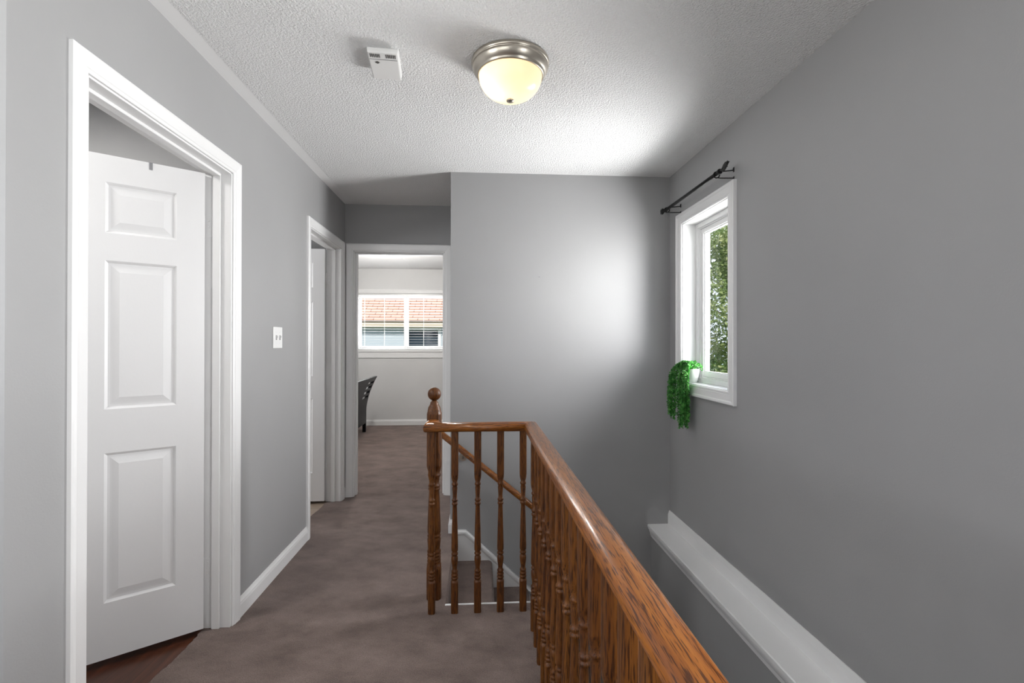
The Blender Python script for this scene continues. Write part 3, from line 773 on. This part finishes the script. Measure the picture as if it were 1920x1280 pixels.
def strand(pts, s=.0115, dens=.0042):
    # densify with Catmull-Rom, hang leaves all round
    P = [Vector(p) for p in pts]; Q = []
    for i in range(len(P)-1):
        a, b_, c, d = P[max(i-1, 0)], P[i], P[i+1], P[min(i+2, len(P)-1)]
        for k in range(8):
            t = k/8; Q.append(.5*((2*b_)+(-a+c)*t+(2*a-5*b_+4*c-d)*t*t+(-a+3*b_-3*c+d)*t**3))
    Q.append(P[-1]); tube(stems, Q, .0011, 5)
    for i in range(len(Q)-1):
        seg = Q[i+1]-Q[i]; k = max(1, int(seg.length/dens))
        for j in range(k):
            for r in range(3):
                rd = Vector((rg.gauss(0, 1), rg.gauss(0, 1), rg.gauss(0, .6)))
                add_leaf(Q[i]+seg*(j+rg.random())/k, rd.normalized()+seg.normalized()*.55, s*rg.uniform(.7, 1.25))
# local frame: x toward the outdoors, y along the wall, z up; the hall is at negative x
for i in range(46):
    y_end = rg.choice([rg.uniform(.045, .125), rg.uniform(-.155, -.02), rg.uniform(-.15, -.03)])
    drop = (rg.uniform(-.27, -.20) if y_end > 0 else rg.uniform(-.285, -.19)) if i < 34 else rg.uniform(-.16, -.04)
    xo = rg.uniform(-.118, -.068)
    s0 = Vector((rg.uniform(-.03, .02), rg.uniform(-.03, .03), .078))
    mid = Vector((-.04+rg.uniform(-.015, .01), y_end*.45, .115+rg.uniform(-.02, .022)))
    out_ = Vector((xo*.85, y_end*.8, .075+rg.uniform(-.02, .02)))
    end = Vector((xo+rg.uniform(-.008, .008), y_end, drop))
    m1 = Vector((xo, y_end*.95, .02)); m2 = Vector((xo+rg.uniform(-.01, .006), y_end, drop*.5))
    if drop < -.1: strand([s0, mid, out_, m1, m2, end])
    else: strand([s0, mid, out_, end])
for i in range(16):   # short sprigs on top and toward the glass side
    a = rg.uniform(0, 6.28); r = rg.uniform(.03, .07)
    strand([Vector((0, 0, .08)), Vector((r*.5*math.cos(a), r*.6*math.sin(a), .12+rg.uniform(-.015, .015))), Vector((min(.05, r*math.cos(a)), r*1.2*math.sin(a), .095+rg.uniform(-.03, .025)))])
obj('stems', stems, STEM, pl); obj('foliage', leaves, LEAF, pl, recalc=False)

# ------------------------------------------------------------------ bedroom: bed end, ceiling light
bd = empty('bed', (-1.63, 6.5, 0)); tag(bd, 'black wooden bed with an outward curving slatted end, seen through the bedroom doorway', 'bed')
def bcurve(z):  # how far the bed end leans out (+x) at height z
    return .0 if z < .30 else .155*((z-.30)/.50)**1.75
Y0b, Y1b = 5.75-6.5, 7.19-6.5
def curved_bar(bm, y0, y1, z0, z1, th0, n=10):
    rows = []
    for i in range(n+1):
        z = z0+(z1-z0)*i/n; x = bcurve(z)
        rows.append([bm.verts.new(p) for p in ((x-th0, y0, z), (x, y0, z), (x, y1, z), (x-th0, y1, z))])
    for a, b_ in zip(rows, rows[1:]):
        for k in range(4): bm.faces.new((a[k], a[(k+1) % 4], b_[(k+1) % 4], b_[k]))
    bm.faces.new(rows[0][::-1]); bm.faces.new(rows[-1])
for yy in (Y0b, Y1b-.05):
    bm = NB(); curved_bar(bm, yy, yy+.05, 0, .79, .045, 16); obj('post', bm, BLACKWOOD, bd)
bm = NB(); curved_bar(bm, Y0b-.01, Y1b+.01, .735, .805, .05, 8); obj('crest_rail', bm, BLACKWOOD, bd, bevel=.008)
for z0 in (.535, .605, .675):
    bm = NB(); curved_bar(bm, Y0b+.05, Y1b-.05, z0, z0+.032, .022, 4); obj('slat', bm, BLACKWOOD, bd)
bm = NB(); curved_bar(bm, Y0b+.05, .28, .50, .74, .018, 8); obj('back_panel', bm, BLACKWOOD, bd)
for yy in (-.42, -.06, .28):
    bm = NB(); curved_bar(bm, yy-.02, yy+.02, .50, .745, .026, 8); obj('stile', bm, BLACKWOOD, bd)
bm = NB(); curved_bar(bm, Y0b+.05, Y1b-.05, .13, .50, .025, 8); obj('lower_panel', bm, BLACKWOOD, bd)
for yy in (Y0b+.01, Y1b-.04):
    bm = NB(); box(bm, -1.68, -.045, yy, yy+.028, .16, .32); obj('side_rail', bm, BLACKWOOD, bd)
bm = NB(); box(bm, -1.66, -.06, Y0b+.06, Y1b-.06, .24, .43); obj('mattress', bm, mat('mattress_cloth', (.55, .58, .62), .9)[0], bd, bevel=.03)
for yy in (Y0b+.01, Y1b-.06):
    bm = NB(); box(bm, -1.70, -1.64, yy, yy+.05, 0, .75); obj('post', bm, BLACKWOOD, bd)
bm = NB(); box(bm, -1.685, -1.655, Y0b+.06, Y1b-.06, .2, .72); obj('headboard', bm, BLACKWOOD, bd)

b2 = empty('ceiling_light', (-1.193, 6.03, H)); tag(b2, 'bright white dome light on the bedroom ceiling, cut by the door head', 'lamp')
bm = NB(); lathe(bm, [(.150, -.0005), (.155, -.006), (.152, -.02), (.14, -.024), (.135, -.02), (.13, -.0005)], seg=48); obj('ring', bm, NICKEL, b2)
m, n, l, b = mat('lit_white_glass', (.9, .9, .88), .3); b.inputs['Emission Color'].default_value = (1, .97, .9, 1); b.inputs['Emission Strength'].default_value = 4.0
bm = NB(); lathe(bm, [(.138*math.cos(PI/2*i/12) if i < 12 else 0, -.022-.08*math.sin(PI/2*i/12)) for i in range(13)], seg=40); obj('glass_shade', bm, m, b2)

# nail left in the far wall
bm = NB(); lathe(bm, [(.0035, -.006), (.0035, -.004), (.0012, -.004), (.0012, 0)], .409, YF, 1.735, 8, 'y'); tag(obj('nail', bm, GREYMETAL), 'tiny bare nail in the middle of the far grey wall', 'nail')

# rear window added behind the camera to let fill light in
w3 = empty('added_window_3'); struct(w3, 'white framed window added in the wall behind the camera for fill light', 'window')
bm = NB(); ring_xz(bm, RX[0], RX[1], RZ[0], RZ[1], .045, YB-.09, YB-.03); box(bm, -1.225, -1.175, YB-.09, YB-.03, RZ[0], RZ[1]); obj('frame', bm, TRIM, w3)
bm = NB(); box(bm, RX[0]+.04, RX[1]-.04, YB-.065, YB-.061, RZ[0]+.04, RZ[1]-.04); obj('pane', bm, GLASS, w3)

w5 = empty('added_window_5'); struct(w5, 'white framed window added on the landing, out of view, for fill light', 'window')  # unseen window added so that fill light can enter
bm = NB(); ring_yz(bm, LY_[0], LY_[1], .9, 2.1, .045, XLL-.09, XLL-.03); obj('frame', bm, TRIM, w5)
bm = NB(); box(bm, XLL-.065, XLL-.061, LY_[0]+.04, LY_[1]-.04, .94, 2.06); obj('pane', bm, GLASS, w5)

# ------------------------------------------------------------------ outdoors
m, n, l, b = mat('lawn', (.07, .13, .04), .9); l.new(ramp(n, l, noise(n, l, coords(n, l), 3, 4), [(.3, (.05, .10, .03)), (.7, (.12, .19, .06))]), b.inputs['Base Color'])
bm = NB(); box(bm, -60, 60, -40, 90, -3.0, -2.76); struct(obj('ground', bm, m), 'lawn outside, below the windows', 'ground')

def siding_mat():
    m, n, l, b = mat('pale_blue_siding', (.50, .56, .62), .6)
    sp = n.new('ShaderNodeSeparateXYZ'); tc = n.new('ShaderNodeTexCoord'); l.new(tc.outputs['Object'], sp.inputs[0])
    mu = n.new('ShaderNodeMath'); mu.operation = 'MULTIPLY'; mu.inputs[1].default_value = 1/.115; l.new(sp.outputs['Z'], mu.inputs[0])
    fr = n.new('ShaderNodeMath'); fr.operation = 'FRACT'; l.new(mu.outputs[0], fr.inputs[0])
    bump(n, l, b, fr.outputs[0], 1.0, .02); return m
def shingle_mat():
    m, n, l, b = mat('orange_brown_shingles', (.5, .28, .19), .85)
    br = n.new('ShaderNodeTexBrick'); br.inputs['Scale'].default_value = 1; br.inputs['Brick Width'].default_value = .28; br.inputs['Row Height'].default_value = .14; br.inputs['Mortar Size'].default_value = .012
    br.inputs['Color1'].default_value = (.62, .38, .28, 1); br.inputs['Color2'].default_value = (.54, .32, .23, 1); br.inputs['Mortar'].default_value = (.27, .14, .095, 1)
    l.new(coords(n, l), br.inputs['Vector']); l.new(br.outputs['Color'], b.inputs['Base Color']); return m
hs = empty('house', (-2, 13, -2.76)); tag(hs, 'neighbouring pale blue sided house with orange shingle roof outside the bedroom window', 'house')
HZ = 2.76
bm = NB()
hx0, hx1, hz0, hz1 = .14, .92, 1.20+HZ, 1.69+HZ
box(bm, -7, hx0, 0, 6, 0, 1.72+HZ); box(bm, hx1, 4.5, 0, 6, 0, 1.72+HZ); box(bm, hx0, hx1, 0, 6, 0, hz0); box(bm, hx0, hx1, .12, 6, hz0, hz1); box(bm, hx0, hx1, 0, 6, hz1, 1.72+HZ)
obj('wall', bm, siding_mat(), hs)
TAN = mat('tan_fascia', (.50, .43, .33), .6)[0]
bm = NB(); box(bm, -7.3, 4.8, -.30, -.26, 1.69+HZ, 1.83+HZ); box(bm, -7.3, 4.8, -.26, 0, 1.70+HZ, 1.72+HZ); obj('fascia', bm, TAN, hs)
bm = NB(); ang = math.atan2(2.3, 3.4); L = math.hypot(3.4, 2.3)
box(bm, -7.3, 4.8, 0, L, 0, .04); ro = obj('roof', bm, shingle_mat(), hs); ro.location = (0, -.34, 1.83+HZ); ro.rotation_euler = (ang, 0, 0)
bm = NB(); box(bm, -7.3, 4.8, 0, L, 0, .04); ro2 = obj('roof', bm, ro.data.materials[0], hs); ro2.location = (0, 6.34, 1.83+HZ); ro2.rotation_euler = (PI-ang, 0, 0); ro2.location.z += .035
bm = NB(); ring_xz(bm, hx0-.07, hx1+.07, hz0-.07, hz1+.0, .075, -.03, .05); wf = obj('window', bm, TRIM, hs)
bm = NB(); box(bm, hx0, hx1, .05, .07, hz0, hz1); obj('pane', bm, mat('dark_window_glass', (.02, .035, .05), .08)[0], wf)

# tree outside the stair window
m, n, l, b = mat('tree_leaf', (.1, .2, .03), .5)
tc_ = ramp(n, l, noise(n, l, coords(n, l), 2.6, 3), [(.3, (.08, .15, .04)), (.5, (.24, .32, .10)), (.72, (.52, .53, .27))])
l.new(tc_, b.inputs['Base Color']); tr = n.new('ShaderNodeBsdfTranslucent'); l.new(tc_, tr.inputs['Color']); mx = n.new('ShaderNodeMixShader'); mx.inputs[0].default_value = .35
l.new(b.outputs[0], mx.inputs[1]); l.new(tr.outputs[0], mx.inputs[2]); l.new(mx.outputs[0], n['Material Output'].inputs['Surface'])
TLEAF = m
BARK = mat('tree_bark', (.09, .065, .045), .9)[0]
TX, TY = 6.7, 11.6
te = empty('tree', (TX, TY, -2.76)); tag(te, 'leafy green tree outside the stair window', 'tree')
bm = NB(); tube(bm, [(0, 0, 0), (.06, .02, 1.6), (-.04, .05, 3.2), (.05, 0, 4.8), (0, 0, 6.2)], [.13, .10, .08, .05, .02], 10)
tg_ = random.Random(5)
for k in range(14):
    z = 1.2+.36*k; a = k*2.4; L_ = 1.5*(1-.5*abs(z-3.4)/3.4)
    tube(bm, [(0, 0, z), (math.cos(a)*L_*.5, math.sin(a)*L_*.5, z+.3), (math.cos(a)*L_, math.sin(a)*L_, z+.75)], [.04, .028, .012], 6)
obj('trunk', bm, BARK, te)
verts, faces = [], []
cl_ = []
for k in range(420):
    z = tg_.uniform(.9, 6.9); rmax = 2.6*math.sqrt(max(.05, 1-((z-3.6)/3.6)**2)); a = tg_.uniform(0, 6.28); r = rmax*math.sqrt(tg_.random())
    cl_.append((r*math.cos(a), r*math.sin(a), z, tg_.uniform(.25, .5)))
for k in range(64000):
    cx, cy, cz, cr_ = cl_[k % len(cl_)]
    d = Vector((tg_.gauss(0, 1), tg_.gauss(0, 1), tg_.gauss(0, 1))).normalized()*cr_*tg_.random()**.5
    p = Vector((cx, cy, cz))+d; dd = Vector((tg_.gauss(0, 1), tg_.gauss(0, 1), tg_.gauss(-.3, .7))).normalized(); aa = dd.orthogonal().normalized()
    q = tg_.uniform(0, 6.28); aa = aa*math.cos(q)+dd.cross(aa)*math.sin(q); s = tg_.uniform(.06, .11); i0 = len(verts); nn = dd.cross(aa)*s*.12
    verts += [p, p+dd*s*.5+aa*s*.3+nn, p+dd*s, p+dd*s*.5-aa*s*.3+nn]; faces.append((i0, i0+1, i0+2, i0+3))
me = bpy.data.meshes.new('foliage'); me.from_pydata([tuple(v) for v in verts], [], faces); me.materials.append(TLEAF)
o = bpy.data.objects.new('foliage', me); C.objects.link(o); o.parent = te
